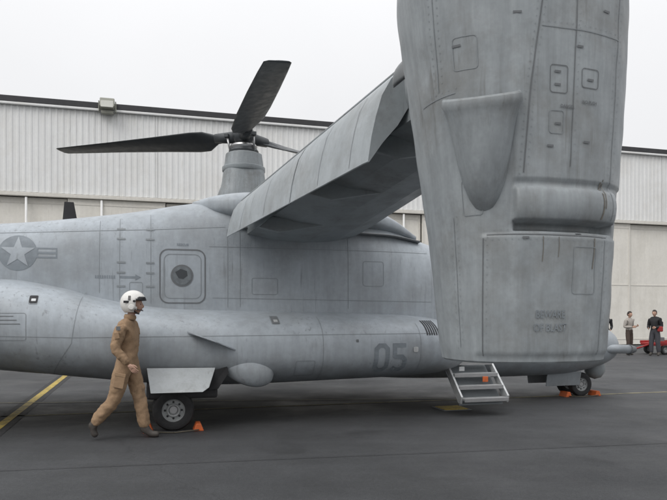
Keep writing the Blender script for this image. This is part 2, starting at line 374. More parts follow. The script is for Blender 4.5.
def blade(nm,c,ang,par):
    rings=[]
    for r,ch,tw,th in((.35,.18,50,.16),(.8,.30,40,.17),(1.15,.80,27,.15),(1.5,.92,22,.12),(2.6,.86,15,.09),(4.0,.74,9,.065),(5.2,.63,5,.05),(5.75,.56,3,.04),(5.82,.42,3,.02)):
        ring=[]
        T=R(tw)
        for i in range(16):
            t=2*math.pi*i/16; a=ch*.5*math.cos(t)-ch*.1; b=th*.5*math.sin(t)*(1 if math.cos(t)>-.2 else .5)
            yy=a*math.cos(T)-b*math.sin(T); zz=a*math.sin(T)+b*math.cos(T)
            ring.append((c[0]+r*math.cos(ang)-yy*math.sin(ang),c[1]+r*math.sin(ang)+yy*math.cos(ang),c[2]+zz-.012*r))
        rings.append(ring)
    return loft(nm,rings,ROTOR,par)
for sg,nm,angs in((-1,'rotor_starboard',(135,255,15)),(1,'rotor_port',(168-15.5,48-15.5,-75-15.5))):
    c=(NX,sg*NY,6.62)
    revolve(nm+'_hub',[(.001,7.05),(.12,7.02),(.22,6.9),(.3,6.75),(.32,6.6),(.26,6.48),(.18,6.42),(.001,6.42)],(NX,sg*NY,0),(0,0,1),ROTOR,AC)
    for i,a in enumerate(angs):
        blade('%s_blade_%d'%(nm,i+1),c,R(a),AC)
        d=Vector((math.cos(R(a)),math.sin(R(a)),0)); p=Vector(c)
        tube('%s_grip_%d'%(nm,i+1),p+d*.15,p+d*.85,.18,ROTOR,AC,r1=.13)
        e=Vector((-d.y,d.x,0))
        tube('%s_pitch_link_%d'%(nm,i+1),p+d*.3+e*.25+Vector((0,0,-.45)),p+d*.42+e*.22,.03,METAL,AC)
        box('%s_pitch_horn_%d'%(nm,i+1),(.12,.34,.1),p+d*.42+e*.12,ROTOR,AC,rot=(0,0,R(a)))
    revolve(nm+'_swashplate',[(.18,6.28),(.36,6.28),(.38,6.33),(.36,6.38),(.18,6.38)],(NX,sg*NY,0),(0,0,1),METAL,AC)

# decals -----------------------------------------------------------
def bvh_of(pl):
    V=[];F=[]
    for v,f in pl:
        o=len(V); V+=v; F+=[tuple(i+o for i in q) for q in f]
    return BVHTree.FromPolygons(V,F)
BF=bvh_of(POLY); BN=bvh_of(NACP)
def mapF(u,v,off=.004):
    h=BF.ray_cast(Vector((u,-6,v)),Vector((0,1,0)))
    if h[0] is None: return None
    n=h[1]; n=-n if n.y>0 else n
    return h[0]+n*off
NR=.66
def mapN(u,v,off=.004):
    a=u/NR; d=Vector((math.cos(a),math.sin(a),0))
    h=BN.ray_cast(Vector((NX,-NY,v))+d*3,-d)
    if h[0] is None: return None
    n=h[1]; n=-n if n.dot(d)<0 else n
    return h[0]+n*off
def strip(name,pts,wd,mp,mat,closed=False,off=.004,step=.035):
    P=[Vector(p) for p in pts]; n=len(P); Lp=[];Rp=[]
    for i in range(n):
        a=P[(i-1)%n] if (closed or i>0) else None; b=P[(i+1)%n] if(closed or i<n-1) else None
        d1=(P[i]-a).normalized() if a is not None else None; d2=(b-P[i]).normalized() if b is not None else None
        if d1 is None: d1=d2
        if d2 is None: d2=d1
        t=(d1+d2); t=t.normalized() if t.length>1e-4 else d1
        nn=Vector((-t.y,t.x)); k_=min(1/max(abs(nn.dot(Vector((-d1.y,d1.x)))),.35),2.5)
        Lp.append(P[i]+nn*wd/2*k_); Rp.append(P[i]-nn*wd/2*k_)
    V=[];F=[]
    m_=n if closed else n-1
    for i in range(m_):
        j=(i+1)%n; k_=max(1,int((P[j]-P[i]).length/step)); prev=None
        for q in range(k_+1):
            t=q/k_; a=mp(*Lp[i].lerp(Lp[j],t),off); b=mp(*Rp[i].lerp(Rp[j],t),off)
            if a is None or b is None: prev=None; continue
            V+=[a,b]; cur=len(V)-2
            if prev is not None and (V[prev]-a).length<.2 : F.append((prev,prev+1,cur+1,cur))
            prev=cur
    if not F: return None
    return mkobj(name,V,F,mat,AC)
def poly(name,pts,mp,mat,off=.004,cuts=5):
    bm=bmesh.new(); c=Vector((sum(p[0] for p in pts)/len(pts),sum(p[1] for p in pts)/len(pts)))
    cv=bm.verts.new((c.x,c.y,0)); vs_=[bm.verts.new((p[0],p[1],0)) for p in pts]
    for i in range(len(vs_)): bm.faces.new((cv,vs_[i],vs_[(i+1)%len(vs_)]))
    bmesh.ops.subdivide_edges(bm,edges=bm.edges[:],cuts=cuts,use_grid_fill=True)
    for v_ in bm.verts:
        h=mp(v_.co.x,v_.co.y,off)
        if h is not None: v_.co=h
    me=bpy.data.meshes.new(name); bm.to_mesh(me); bm.free(); me.materials.append(mat)
    ob=bpy.data.objects.new(name,me); COL.objects.link(ob); ob.parent=AC; return ob
def rrect(x0_,z0_,x1_,z1_,r,n=5):
    o=[]
    for cx,cz,a0 in((x1_-r,z1_-r,0),(x0_+r,z1_-r,90),(x0_+r,z0_+r,180),(x1_-r,z0_+r,270)):
        for i in range(n+1):
            a=R(a0+90*i/n); o.append((cx+r*math.cos(a),cz+r*math.sin(a)))
    return o
def circ(x,z,r,n=28): return [(x+r*math.cos(2*math.pi*i/n),z+r*math.sin(2*math.pi*i/n)) for i in range(n)]
def rivets(name,pts,mp,mat,sp_=.05,s=.007,off=.005):
    V=[];F=[]
    for i in range(len(pts)-1):
        a=Vector(pts[i]);b=Vector(pts[i+1]); k_=max(1,int((b-a).length/sp_))
        for q in range(k_):
            c=a.lerp(b,(q+.5)/k_); qs=[mp(c.x+dx*s/2,c.y+dz*s/2,off) for dx,dz in((-1,-1),(1,-1),(1,1),(-1,1))]
            if any(h is None for h in qs): continue
            o=len(V); V+=qs; F.append((o,o+1,o+2,o+3))
    if F: mkobj(name,V,F,mat,AC)
strip('escape_hatch_outline',rrect(-.17,1.76,.49,2.56,.12),.020,mapF,LINE2,True)
strip('escape_hatch_frame',rrect(-.11,1.83,.43,2.49,.09),.010,mapF,LINE,True)
poly('cabin_window_surround',circ(.15,2.17,.165),mapF,LINE2,.006)
poly('cabin_window_glass',circ(.15,2.17,.140),mapF,GLASSW,.010)
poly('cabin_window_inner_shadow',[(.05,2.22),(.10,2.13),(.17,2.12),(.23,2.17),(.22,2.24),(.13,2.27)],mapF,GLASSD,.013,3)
poly('insignia_disc',circ(-2.11,2.46,.255),mapF,LOVIS,.004)
poly('insignia_star',[(-2.11+(.235 if i%2==0 else .092)*math.sin(math.pi*i/5),2.46+(.235 if i%2==0 else .092)*math.cos(math.pi*i/5)) for i in range(10)],mapF,PAINT,.008,4)
for a,b in((-1.855,-1.60),(-2.6,-2.365)):
    strip('insignia_bar_outline_%d'%int(-a*10),[(a,2.40),(b,2.40),(b,2.53),(a,2.53)],.02,mapF,LOVIS,True)
    strip('insignia_bar_%d'%int(-a*10),[(a,2.465),(b,2.465)],.03,mapF,LOVIS)
c_=.05
strip('number_0',[(2.92+c_,.755),(3.10-c_,.755),(3.10,.755+c_),(3.10,1.125-c_),(3.10-c_,1.125),(2.92+c_,1.125),(2.92,1.125-c_),(2.92,.755+c_)],.066,mapF,LOVIS,True)
strip('number_5',[(3.40,1.125),(3.215,1.125),(3.215,.97),(3.235,.955),(3.39-c_,.955),(3.39,.955-c_),(3.39,.755+c_),(3.39-c_,.755),(3.215+c_,.755),(3.20,.79)],.066,mapF,LOVIS)
pl=[[(-1.02,1.9),(-1.02,2.98)],[(-.74,1.8),(-.74,3.02)],[(-.30,1.75),(-.30,3.1)],[(.83,1.7),(.83,2.9)],[(1.02,1.7),(1.02,2.95)],[(2.75,1.68),(2.75,2.9)],
    [(-4,2.66),(-.2,2.86),(.8,2.93)],[(.55,2.62),(4.2,2.62)],[(.6,1.84),(4.2,1.8)],
    [(-1.6,.75),(-1.3,1.2),(-1.2,1.9)],[(2.1,.6),(2.1,1.55)],[(3.65,.65),(3.65,1.45)],[(-2.8,1.32),(-1.3,1.28),(3.9,1.30)]]
for i,p in enumerate(pl): strip('panel_line_%d'%i,p,.007,mapF,LINE)
for i,p in enumerate(pl[:8]): rivets('fuselage_rivets_%d'%i,[(a+.03,b+.03) for a,b in p],mapF,LINE,.07,.007)
for i,(a,b,c,d,r) in enumerate(((-2.25,1.25,-1.85,1.6,.03),(-1.83,1.72,-1.73,1.83,.01),(1.38,1.45,1.5,1.56,.01),(-.6,1.9,-.42,2.06,.02),(3.0,2.05,3.35,2.45,.04),(1.2,1.9,1.6,2.15,.03),(1.7,.7,1.98,.92,.02))):
    strip('access_panel_%d'%i,rrect(a,b,c,d,r,3),.007,mapF,LINE,True)
for i,(a,b,s_) in enumerate(((-1.78,1.78,.05),(1.44,1.5,.055),(2.62,1.2,.02))):
    poly('dark_fitting_%d'%i,rrect(a-s_,b-s_,a+s_,b+s_,s_*.3,2),mapF,DARK if i==0 else LINE2,.007,2)
    if i<2: poly('fitting_highlight_%d'%i,rrect(a-s_*.5,b-s_*.55,a+s_*.6,b+s_*.1,.005,2),mapF,ALU,.010,2)
poly('light_fitting',rrect(3.52,1.02,3.60,1.10,.02,2),mapF,ALU,.009,2)
for i,z in enumerate((2.85,2.7,2.35,2.2,2.0)):
    for j,x in enumerate((-.74,-.33)): strip('hinge_%d_%d'%(i,j),[(x-.04,z),(x+.08,z)],.025,mapF,LINE,off=.007)
for j in range(9): strip('stencil_%d'%j,[(-1.08+j*.032,2.135),(-1.08+j*.032+.02,2.135)],.045,mapF,LOVIS)
strip('stencil_arrow',[(-.74,2.135),(-.52,2.135)],.03,mapF,LOVIS); poly('stencil_arrow_head',[(-.52,2.09),(-.44,2.135),(-.52,2.18)],mapF,LOVIS,.004,2)
for j in range(6): strip('sponson_vent_%d'%j,[(3.78+j*.042,1.27),(3.78+j*.042,1.49)],.022,mapF,DARK,off=.006)
A=lambda deg: NR*R(deg)
nl=[[(A(-114),2.45),(A(-110),3.0),(A(-104),3.5),(A(-101),4.4)],[(A(-141),1.3),(A(-138),2.05)],[(A(-136),2.07),(A(-48),2.07)],[(A(-175),2.95),(A(-150),2.97)],
    [(A(-160),3.0),(A(-158),4.2)],[(A(-82),2.5),(A(-80),4.3)],[(A(-50),1.3),(A(-48),4.3)],[(A(-104),3.35),(A(-48),3.35)],[(A(-160),1.35),(A(-158),2.2)]]
for i,p in enumerate(nl):
    strip('nacelle_panel_line_%d'%i,p,.008 if i<3 else .006,mapN,LINE2 if i in(0,1,2,5) else LINE)
    rivets('nacelle_rivets_%d'%i,[(a+.03,b+.03) for a,b in p],mapN,LINE,.045,.006)
    if i%2==0: rivets('nacelle_rivets_b_%d'%i,[(a-.03,b-.03) for a,b in p],mapN,LINE,.045,.006)
for i,(a,b,c,d) in enumerate(((-98,2.95,-86,3.12),(-98,2.7,-88,2.84),(-76,3.0,-64,3.12),(-150,3.1,-138,3.3),(-76,1.7,-58,2.0),(-150,2.2,-138,2.42))):
    strip('nacelle_access_%d'%i,rrect(A(a),b,A(c),d,.02,3),.005,mapN,LINE2 if i in(0,2) else LINE,True)
for i,(a,z) in enumerate(((-93,3.0),(-93,3.08),(-92,2.76),(-70,3.05),(-71,2.66),(-78,3.25),(-60,3.5),(-118,3.42),(-148,3.25),(-112,2.05),(-72,2.09),(-97,2.62))):
    strip('nacelle_latch_%d'%i,[(A(a)-.025,z),(A(a)+.025,z)],.014,mapN,LINE2,off=.006)
# real run-off stains below and beside the slot
for i,(a,z0,z1,wd) in enumerate(((-58,2.42,2.18,.012),(-56,2.44,2.25,.008),(-60,2.06,1.86,.008),(-100,2.06,1.9,.006),(-88,2.06,1.93,.005))):
    strip('run_off_stain_%d'%i,[(A(a),z0),(A(a)+.004,(z0+z1)/2),(A(a)-.002,z1)],wd,mapN,STAIN,off=.0035)
def text_decal(name,body,size,cx,cz,mp,mat):
    cu=bpy.data.curves.new(name,'FONT'); cu.body=body; cu.size=size; cu.align_x='CENTER'; cu.offset=.0008; cu.resolution_u=2
    ob=bpy.data.objects.new(name,cu); COL.objects.link(ob); dg=bpy.context.evaluated_depsgraph_get()
    me=bpy.data.meshes.new_from_object(ob.evaluated_get(dg)); bpy.data.objects.remove(ob)
    bm=bmesh.new(); bm.from_mesh(me); bmesh.ops.triangulate(bm,faces=bm.faces[:]); bmesh.ops.subdivide_edges(bm,edges=bm.edges[:],cuts=1)
    for v_ in bm.verts:
        h=mp(cx+v_.co.x,cz+v_.co.y,.008)
        if h is not None: v_.co=h
    bm.to_mesh(me); bm.free()
    me.materials.clear(); me.materials.append(mat); o=bpy.data.objects.new(name,me); COL.objects.link(o); o.parent=AC
LOV2=pmat('faded_marking_grey',(.20,.222,.24),.6,0,.1,8)
text_decal('warning_text_line_a','BEWARE',.07,A(-93),1.545,mapN,LOV2)
text_decal('warning_text_line_b','OF BLAST',.07,A(-93),1.46,mapN,LOV2)
text_decal('stencil_text_small','DANGER',.028,A(-86),2.86,mapN,LINE2)
text_decal('stencil_text_small_b','NO PUSH',.028,A(-70),2.9,mapN,LINE2)
text_decal('rescue_text','RESCUE',.05,.16,2.62,mapF,LOVIS)
for sgn in range(3): strip('fuselage_stencil_row_%d'%sgn,[(-2.2,1.56-sgn*.05),(-2.0+sgn*.04,1.56-sgn*.05)],.010,mapF,LINE2)
phi=R(-137)
def scoop():
    rings=[]; inn=[]
    nrm=Vector((-.60,-.80,0)).normalized(); tn=Vector((-nrm.y,nrm.x,0)); n=56
    tb=[(2.21,.02,.01),(2.24,.06,.04),(2.30,.095,.085),(2.40,.132,.13),(2.52,.160,.165),(2.66,.186,.185),(2.78,.208,.192),(2.86,.232,.195),(2.895,.250,.202),(2.925,.246,.198)]
    h0=mapN(phi*NR,2.21,0); h1=mapN(phi*NR,2.93,0)
    for z,rw,rd in tb:
        c=h0.lerp(h1,(z-2.21)/.72)-nrm*.02
        ring=[];rin=[]
        for i in range(n):
            a=2*math.pi*i/n; dip=.07*max(0,math.sin(a))*smooth(2.7,2.92,z)
            ring.append(c+tn*rw*math.cos(a)+nrm*rd*math.sin(a)+Vector((0,0,z-c.z-dip)))
            rin.append(c+tn*(rw-.03)*math.cos(a)+nrm*(rd-.03)*math.sin(a)+Vector((0,0,z-c.z-dip)))
        rings.append(ring)
        if z>2.45: inn.append(rin)
    loft('oil_cooler_scoop',rings,PAINT2,AC,cap=False)
    top=rings[-1]; it=inn[-1]; up=Vector((0,0,1))
    lip=[top,[p*.85+q*.15+up*.012 for p,q in zip(top,it)],[p*.5+q*.5+up*.017 for p,q in zip(top,it)],[p*.15+q*.85+up*.010 for p,q in zip(top,it)],it]
    loft('oil_cooler_scoop_lip',lip,PAINT2,AC,cap=False)
    loft('oil_cooler_scoop_duct',inn,LINE2,AC,cap=True)
scoop()

# landing gear
def wheel(nm,c,r,wd,par,ax=(0,1,0)):
    h=wd/2
    revolve(nm+'_tyre',[(r*.55,-h*.8),(r*.8,-h),(r*.93,-h*.85),(r,-h*.45),(r,h*.45),(r*.93,h*.85),(r*.8,h),(r*.55,h*.8)],c,ax,TYRE,par)
    revolve(nm+'_rim',[(.001,-h*.35),(r*.2,-h*.4),(r*.24,-h*.75),(r*.3,-h*.8),(r*.34,-h*.4),(r*.48,-h*.45),(r*.57,-h*.82),(r*.57,h*.82),(r*.34,h*.4),(.001,h*.4)],c,ax,RIM,par)
    for i in range(8):
        a=2*math.pi*i/8; d=Vector((math.cos(a),0,math.sin(a)))*r*.40
        tube(nm+'_hole_%d'%i,Vector(c)+d+Vector((0,-h*.47,0)),Vector(c)+d+Vector((0,-h*.40,0)),r*.055,DARK,par,n=10)
for sg in(-1,1):
    nm='main_gear_'+('starboard' if sg<0 else 'port')
    wheel(nm+'_outer_wheel',(0,sg*2.02,.275),.28,.2,AC); wheel(nm+'_inner_wheel',(0,sg*1.62,.275),.28,.2,AC)
    tube(nm+'_axle',(0,sg*1.55,.28),(0,sg*2.08,.28),.05,METAL,AC)
    tube(nm+'_strut',(0,sg*1.82,.28),(.12,sg*1.8,.95),.075,PAINT,AC); tube(nm+'_brace',(.1,sg*1.8,.75),(.55,sg*1.75,.95),.035,METAL,AC)
    tube(nm+'_drag_link',(0,sg*1.86,.32),(-.25,sg*1.8,.62),.03,METAL,AC)
    box(nm+'_well',(.95,.8,.2),(.12,sg*1.7,.53),DARK,AC,b=.03)
    yo=sg
    prism(nm+'_door',([(-.35,yo*2.13,.86),(.56,yo*2.14,.85),(.46,yo*2.33,.60),(.37,yo*2.40,.55),(-.30,yo*2.40,.55)],[(-.35,yo*2.10,.86),(.56,yo*2.11,.85),(.46,yo*2.29,.60),(.37,yo*2.36,.55),(-.30,yo*2.36,.55)]),DOORP,AC,.006)
    prism(nm+'_well_opening',([(.50,yo*2.165,.80),(.72,yo*2.165,.86),(.74,yo*2.165,.78),(.60,yo*2.14,.56),(.47,yo*2.12,.54)],[(.50,yo*1.9,.80),(.72,yo*1.9,.86),(.74,yo*1.9,.78),(.60,yo*1.9,.56),(.47,yo*1.9,.54)]),DARK,AC)
    prism('side_strake_'+nm,([(.18,yo*2.12,1.36),(.85,yo*2.14,1.10),(.55,yo*2.38,1.22),(.30,yo*2.34,1.31)],[(.18,yo*2.12,1.335),(.85,yo*2.14,1.075),(.55,yo*2.38,1.205),(.30,yo*2.34,1.295)]),PAINT,AC,.004)
    rings=[]
    for t in np.linspace(-1,1,30):
        rr=(math.sqrt(max(1-((t-.25)/.75)**2,0)) if t>.25 else math.cos((t-.25)/1.25*math.pi/2)**.9)+.001
        rings.append([(.98+.42*t,yo*(2.00+.15*rr*math.cos(a)),.80-.07*t+.225*rr*math.sin(a)) for a in [2*math.pi*i/32 for i in range(32)]])
    loft('blister_'+nm,rings,PAINT,AC)
for sg in(-1,1): wheel('nose_wheel_%d'%(sg+2),(7.81,sg*.2,.232),.235,.15,AC)
tube('nose_gear_axle',(7.81,-.25,.235),(7.81,.25,.235),.04,METAL,AC); tube('nose_gear_strut',(7.81,0,.235),(7.7,0,.8),.06,PAINT,AC); tube('nose_gear_brace',(7.75,0,.4),(7.2,0,.6),.03,METAL,AC)
for sg in(-1,1): box('nose_gear_door_%d'%(sg+2),(.75,.02,.28),(7.35,sg*.33,.36),PAINT,AC,rot=(R(-12*sg),0,0))
tube('refuelling_probe',(7.6,-.62,.96),(8.66,-.55,.92),.085,PAINT,AC); tube('probe_tip',(8.66,-.55,.92),(8.80,-.54,.915),.10,LINE2,AC,r1=.06)
revolve('sensor_turret',[(.001,-.22),(.12,-.18),(.19,-.08),(.2,.05),(.16,.16)],(8.3,0,.52),(0,0,1),PAINTW,AC)
prism('blade_antenna',([(-1.68,-.02,2.95),(-1.42,-.02,2.95),(-1.50,-.02,3.40),(-1.64,-.02,3.40)],[(-1.68,.02,2.95),(-1.42,.02,2.95),(-1.50,.02,3.40),(-1.64,.02,3.40)]),DARK,AC,.005)
box('tailplane',(1.5,5.6,.16),(-7.3,0,2.75),PAINT,AC,b=.07)
for sg in(-1,1): prism('fin_%d'%(sg+2),([(-8.3,sg*2.8,1.9),(-6.9,sg*2.8,1.9),(-6.5,sg*2.8,2.9),(-7.0,sg*2.8,5.2),(-8.2,sg*2.8,5.3)],[(-8.3,sg*2.92,1.9),(-6.9,sg*2.92,1.9),(-6.5,sg*2.92,2.9),(-7.0,sg*2.92,5.2),(-8.2,sg*2.92,5.3)]),PAINT,AC,.04)
prism('cargo_ramp',([(-5.8,-.85,.35),(-5.8,.85,.35),(-2.6,.95,.85),(-2.6,-.95,.85)],[(-5.8,-.85,.45),(-5.8,.85,.45),(-2.6,.95,.98),(-2.6,-.95,.98)]),LINE2,AC,.01)
box('cockpit_glazing',(.9,1.6,.5),(6.35,0,2.12),GLASSD,AC,rot=(0,R(20),0),b=.15)
for i,x in enumerate((4.36,5.17)):
    prism('step_stringer_%d'%i,([(x,-1.22,.90),(x,-1.32,.92),(x,-1.98,.30),(x,-1.95,.19),(x,-1.86,.20)],[(x+.035,-1.22,.90),(x+.035,-1.32,.92),(x+.035,-1.98,.30),(x+.035,-1.95,.19),(x+.035,-1.86,.20)]),ALU,AC,.005)
for i,(y,z) in enumerate(((-1.38,.80),(-1.57,.62),(-1.75,.44),(-1.92,.26))):
    box('step_tread_%d'%i,(.77,.19,.028),(4.783,y,z),ALU,AC,b=.006); box('step_tread_nose_%d'%i,(.77,.015,.06),(4.783,y-.10,z-.012),METAL,AC,b=.004)
prism('step_back_panel',([(4.40,-1.2,.78),(5.165,-1.2,.78),(5.165,-1.84,.17),(4.40,-1.84,.17)],[(4.40,-1.2,.76),(5.165,-1.2,.76),(5.165,-1.84,.15),(4.40,-1.84,.15)]),LINE,AC)
box('step_orange_tag',(.10,.02,.09),(4.93,-1.70,.54),ORANGE,AC); box('step_white_label',(.1,.012,.07),(4.6,-1.52,.70),ALU,AC)
box('door_opening',(.9,.03,1.5),(4.9,-1.18,1.55),DARK,AC,b=.01)

def chock(loc,rz):
    e=empty('wheel_chock',loc,rz)
    for i,x in enumerate((-.33,.33)):
        prism('wedge_%d'%i,([(x-.07,-.12,0),(x+.07,-.12,0),(x+.03,-.12,.10),(x-.03,-.12,.10)],[(x-.07,.12,0),(x+.07,.12,0),(x+.03,.12,.10),(x-.03,.12,.10)]),ORANGE,e,.008)
    tube('rope_a',(-.33,-.13,.02),(0,-.22,.012),.009,ROPE,e); tube('rope_b',(0,-.22,.012),(.33,-.13,.02),.009,ROPE,e)
    return e
M=Matrix.Translation((-2.74,10.88,0))@Matrix.Rotation(R(15.5),4,'Z')
chock(M@Vector((.0,-2.1,0)),R(15.5)); 
c2=chock(M@Vector((7.81,-.2,0)),R(15.5))

# ---------------------------------------------------------------- people
def skin(name,verts,edges,rad,mat,par,sub=2,floor=None,disp=0):
    me=bpy.data.meshes.new(name); me.from_pydata([tuple(v) for v in verts],edges,[]); me.update()
    ob=bpy.data.objects.new(name,me); COL.objects.link(ob)
    m=ob.modifiers.new('s','SKIN'); m.use_smooth_shade=True; m.branch_smoothing=.3
    for i,r in enumerate(rad):
        d=me.skin_vertices[0].data[i]; d.radius=r if isinstance(r,tuple) else (r,r); d.use_root=(i==0)
    s=ob.modifiers.new('sub','SUBSURF'); s.levels=sub; s.render_levels=sub
    if disp:
        tx=bpy.data.textures.new(name+'_folds','CLOUDS'); tx.noise_scale=.07; tx.noise_depth=2
        dm=ob.modifiers.new('d','DISPLACE'); dm.texture=tx; dm.strength=disp; dm.mid_level=.5
    dg=bpy.context.evaluated_depsgraph_get(); m2=bpy.data.meshes.new_from_object(ob.evaluated_get(dg)); ob.modifiers.clear(); ob.data=m2
    m2.materials.clear(); m2.materials.append(mat)
    for p in m2.polygons: p.use_smooth=True
    if floor is not None:
        for v_ in m2.vertices:
            if v_.co.z<floor: v_.co.z=floor
    ob.parent=par; return ob
SKINM=pmat('skin',(.50,.31,.23),.55,0,.06,20); HAIR=pmat('dark_hair',(.03,.022,.018),.7,0,.3,40); EYE=pmat('eye_dark',(.02,.018,.016),.3); LIPS=pmat('lips',(.36,.16,.13),.5)
def head(par,c,yaw=0,hair=True,k=1.0,tilt=0,hairmat=None):
    e=empty('head',c,yaw,par); e.rotation_euler=(0,tilt,yaw)
    bm=bmesh.new(); bmesh.ops.create_uvsphere(bm,u_segments=32,v_segments=24,radius=1)
    for v_ in bm.verts:
        x,y,z=v_.co
        jaw=max(0,-z); sx_=.098-.012*jaw; sy_=.077*(1-.28*jaw**1.5)
        X=x*sx_+(.012*jaw if x>0 else .02*jaw); Y=y*sy_; Z=z*.118
        if x>0:
            X+=.026*math.exp(-(y/.16)**2-((z+.22)/.16)**2)+.010*math.exp(-(y/.14)**2-((z-.02)/.18)**2)
            X-=.010*math.exp(-((abs(y)-.36)/.16)**2-((z-.05)/.12)**2)
            X+=.006*math.exp(-(y/.3)**2-((z+.52)/.07)**2)+.008*math.exp(-(y/.25)**2-((z+.82)/.14)**2)
        v_.co=(X*k,Y*k,Z*k)
    me=bpy.data.meshes.new('face'); bm.to_mesh(me); bm.free(); me.materials.append(SKINM)
    for p in me.polygons: p.use_smooth=True
    o=bpy.data.objects.new('face',me); COL.objects.link(o); o.parent=e
    for s_ in(-1,1):
        revolve('eye_%d'%(s_+2),[(.001,.005),(.008,.003),(.012,-.004)],(.082*k,s_*.029*k,.008*k),(1,s_*.3,0),EYE,e,n=12)
        revolve('ear_%d'%(s_+2),[(.001,.012),(.02,.012),(.03,.004),(.022,-.004)],(-.002,s_*.075*k,-.005),(.1,s_,0),SKINM,e,n=14)
    box('lips',(.008,.036,.009),(.092*k,0,-.062*k),LIPS,e,b=.003)
    if hair:
        bm=bmesh.new(); bmesh.ops.create_uvsphere(bm,u_segments=32,v_segments=20,radius=1)
        kill=[f_ for f_ in bm.faces if (f_.calc_center_median().x>.35 and f_.calc_center_median().z<.45) or f_.calc_center_median().z<-.45 or (f_.calc_center_median().x>-.1 and f_.calc_center_median().z<-.05)]
        bmesh.ops.delete(bm,geom=kill,context='FACES')
        for v_ in bm.verts:
            j=1+.04*math.sin(v_.co.x*19+v_.co.y*23)*math.cos(v_.co.z*17)
            v_.co=Vector((v_.co.x*.106*j-.004,v_.co.y*.087*j,v_.co.z*.127*j+.004))*k
        me=bpy.data.meshes.new('hair'); bm.to_mesh(me); bm.free(); me.materials.append(hairmat or HAIR)
        o=bpy.data.objects.new('hair',me); COL.objects.link(o); o.parent=e; m=o.modifiers.new('s','SOLIDIFY'); m.thickness=.008
    return e
def hand(par,wr,d,palm_n,side,mat):
    wr=Vector(wr); d=Vector(d).normalized(); n=Vector(palm_n).normalized(); s=d.cross(n).normalized()*side
    V=[wr,wr+d*.03,wr+d*.075]; skin('palm',[V[0],V[1],V[2],wr+d*.03+s*.018,wr+d*.08+s*.022,wr+d*.03-s*.018,wr+d*.078-s*.022],[(0,1),(1,2),(1,3),(3,4),(1,5),(5,6)],[.022,.02,.016,.015,.014,.015,.014],mat,par,2)
    for i,(off,ln) in enumerate(((.03,.072),(.011,.082),(-.009,.076),(-.028,.058))):
        b=wr+d*.078+s*off; d2=(d*.9+n*.45).normalized(); d3=(d*.55+n*.85).normalized()
        skin('finger_%d'%i,[b-d*.02,b,b+d*ln*.42,b+d*ln*.42+d2*ln*.33,b+d*ln*.42+d2*ln*.33+d3*ln*.27],[(0,1),(1,2),(2,3),(3,4)],[.0095,.0095,.009,.008,.0068],mat,par,1)
    b=wr+d*.03+s*.026
    skin('thumb',[b-s*.012,b+d*.02+s*.014+n*.008,b+d*.045+s*.022+n*.014,b+d*.07+s*.02+n*.02],[(0,1),(1,2),(2,3)],[.013,.012,.0105,.008],mat,par,1)
def person(name,loc,rz,J,top,legs,boot,scale=1,hands=True,fat=1.0,disp=.012):
    e=empty(name,loc,rz); e.scale=(scale,)*3
    P=lambda k_:Vector(J[k_])
    pel=P('pelvis'); ch=P('chest'); nk=P('neck')
    f_=fat
    V=[pel,pel.lerp(ch,.45),ch,ch.lerp(nk,.62),nk, P('shR'),P('elR'),P('wrR'),P('shL'),P('elL'),P('wrL'),P('hipR'),P('knR'),P('anR'),P('hipL'),P('knL'),P('anL'),
       P('shR').lerp(P('elR'),.5),P('elR').lerp(P('wrR'),.4),P('shL').lerp(P('elL'),.5),P('elL').lerp(P('wrL'),.4),P('hipR').lerp(P('knR'),.45),P('knR').lerp(P('anR'),.35),P('hipL').lerp(P('knL'),.45),P('knL').lerp(P('anL'),.35)]
    E=[(0,1),(1,2),(2,3),(3,4),(3,5),(5,17),(17,6),(6,18),(18,7),(3,8),(8,19),(19,9),(9,20),(20,10),(0,11),(11,21),(21,12),(12,22),(22,13),(0,14),(14,23),(23,15),(15,24),(24,16)]
    Rr=[.145*f_,.13*f_,.15*f_,.125*f_,.06,.075*f_,.056*f_,.038*f_,.075*f_,.056*f_,.038*f_,.105*f_,.075*f_,.062*f_,.105*f_,.075*f_,.062*f_,.066*f_,.056*f_,.066*f_,.056*f_,.098*f_,.078*f_,.098*f_,.078*f_]
    b=skin('clothed_body',V,E,Rr,top,e,3 if disp>.015 else 2,None,disp)
    if legs is not top:
        b.data.materials.append(legs); cut=pel.z+.06
        for p in b.data.polygons:
            c=p.center
            if c.z<cut:
                da=min((Vector(c)-P(q)).length for q in('wrR','wrL','elR','elL'))
                if da>.13: p.material_index=1
    skin('neck_skin',[nk-Vector((0,0,.03)),nk+(P('head')-nk)*.6],[(0,1)],[.055,.052],SKINM,e,1)
    for s_ in 'RL':
        an=P('an'+s_); to=P('toe'+s_); he=P('heel'+s_); up=(P('kn'+s_)-an).normalized()
        skin('boot_'+s_,[an,an+up*.13,he,he.lerp(to,.55),to],[(0,1),(0,2),(0,3),(3,4)],[.052,.06,.042,.048,.040],boot,e,2,.0)
        if hands:
            wr=P('wr'+s_); d=(wr-P('el'+s_)).normalized()
            hand(e,wr-d*.005,d,Vector((.35,(1 if s_=='R' else -1)*.9,0)),1 if s_=='R' else -1,SKINM)
    return e
TAN=pmat('tan_flight_suit',(.31,.205,.122),.85,0,.20,5,0,.12,bump=.7,bscale=18,dirt=(.19,.13,.085),dscale=5,damt=.5)
BOOT=pmat('dark_boot_leather',(.055,.048,.042),.6,0,.2,10)
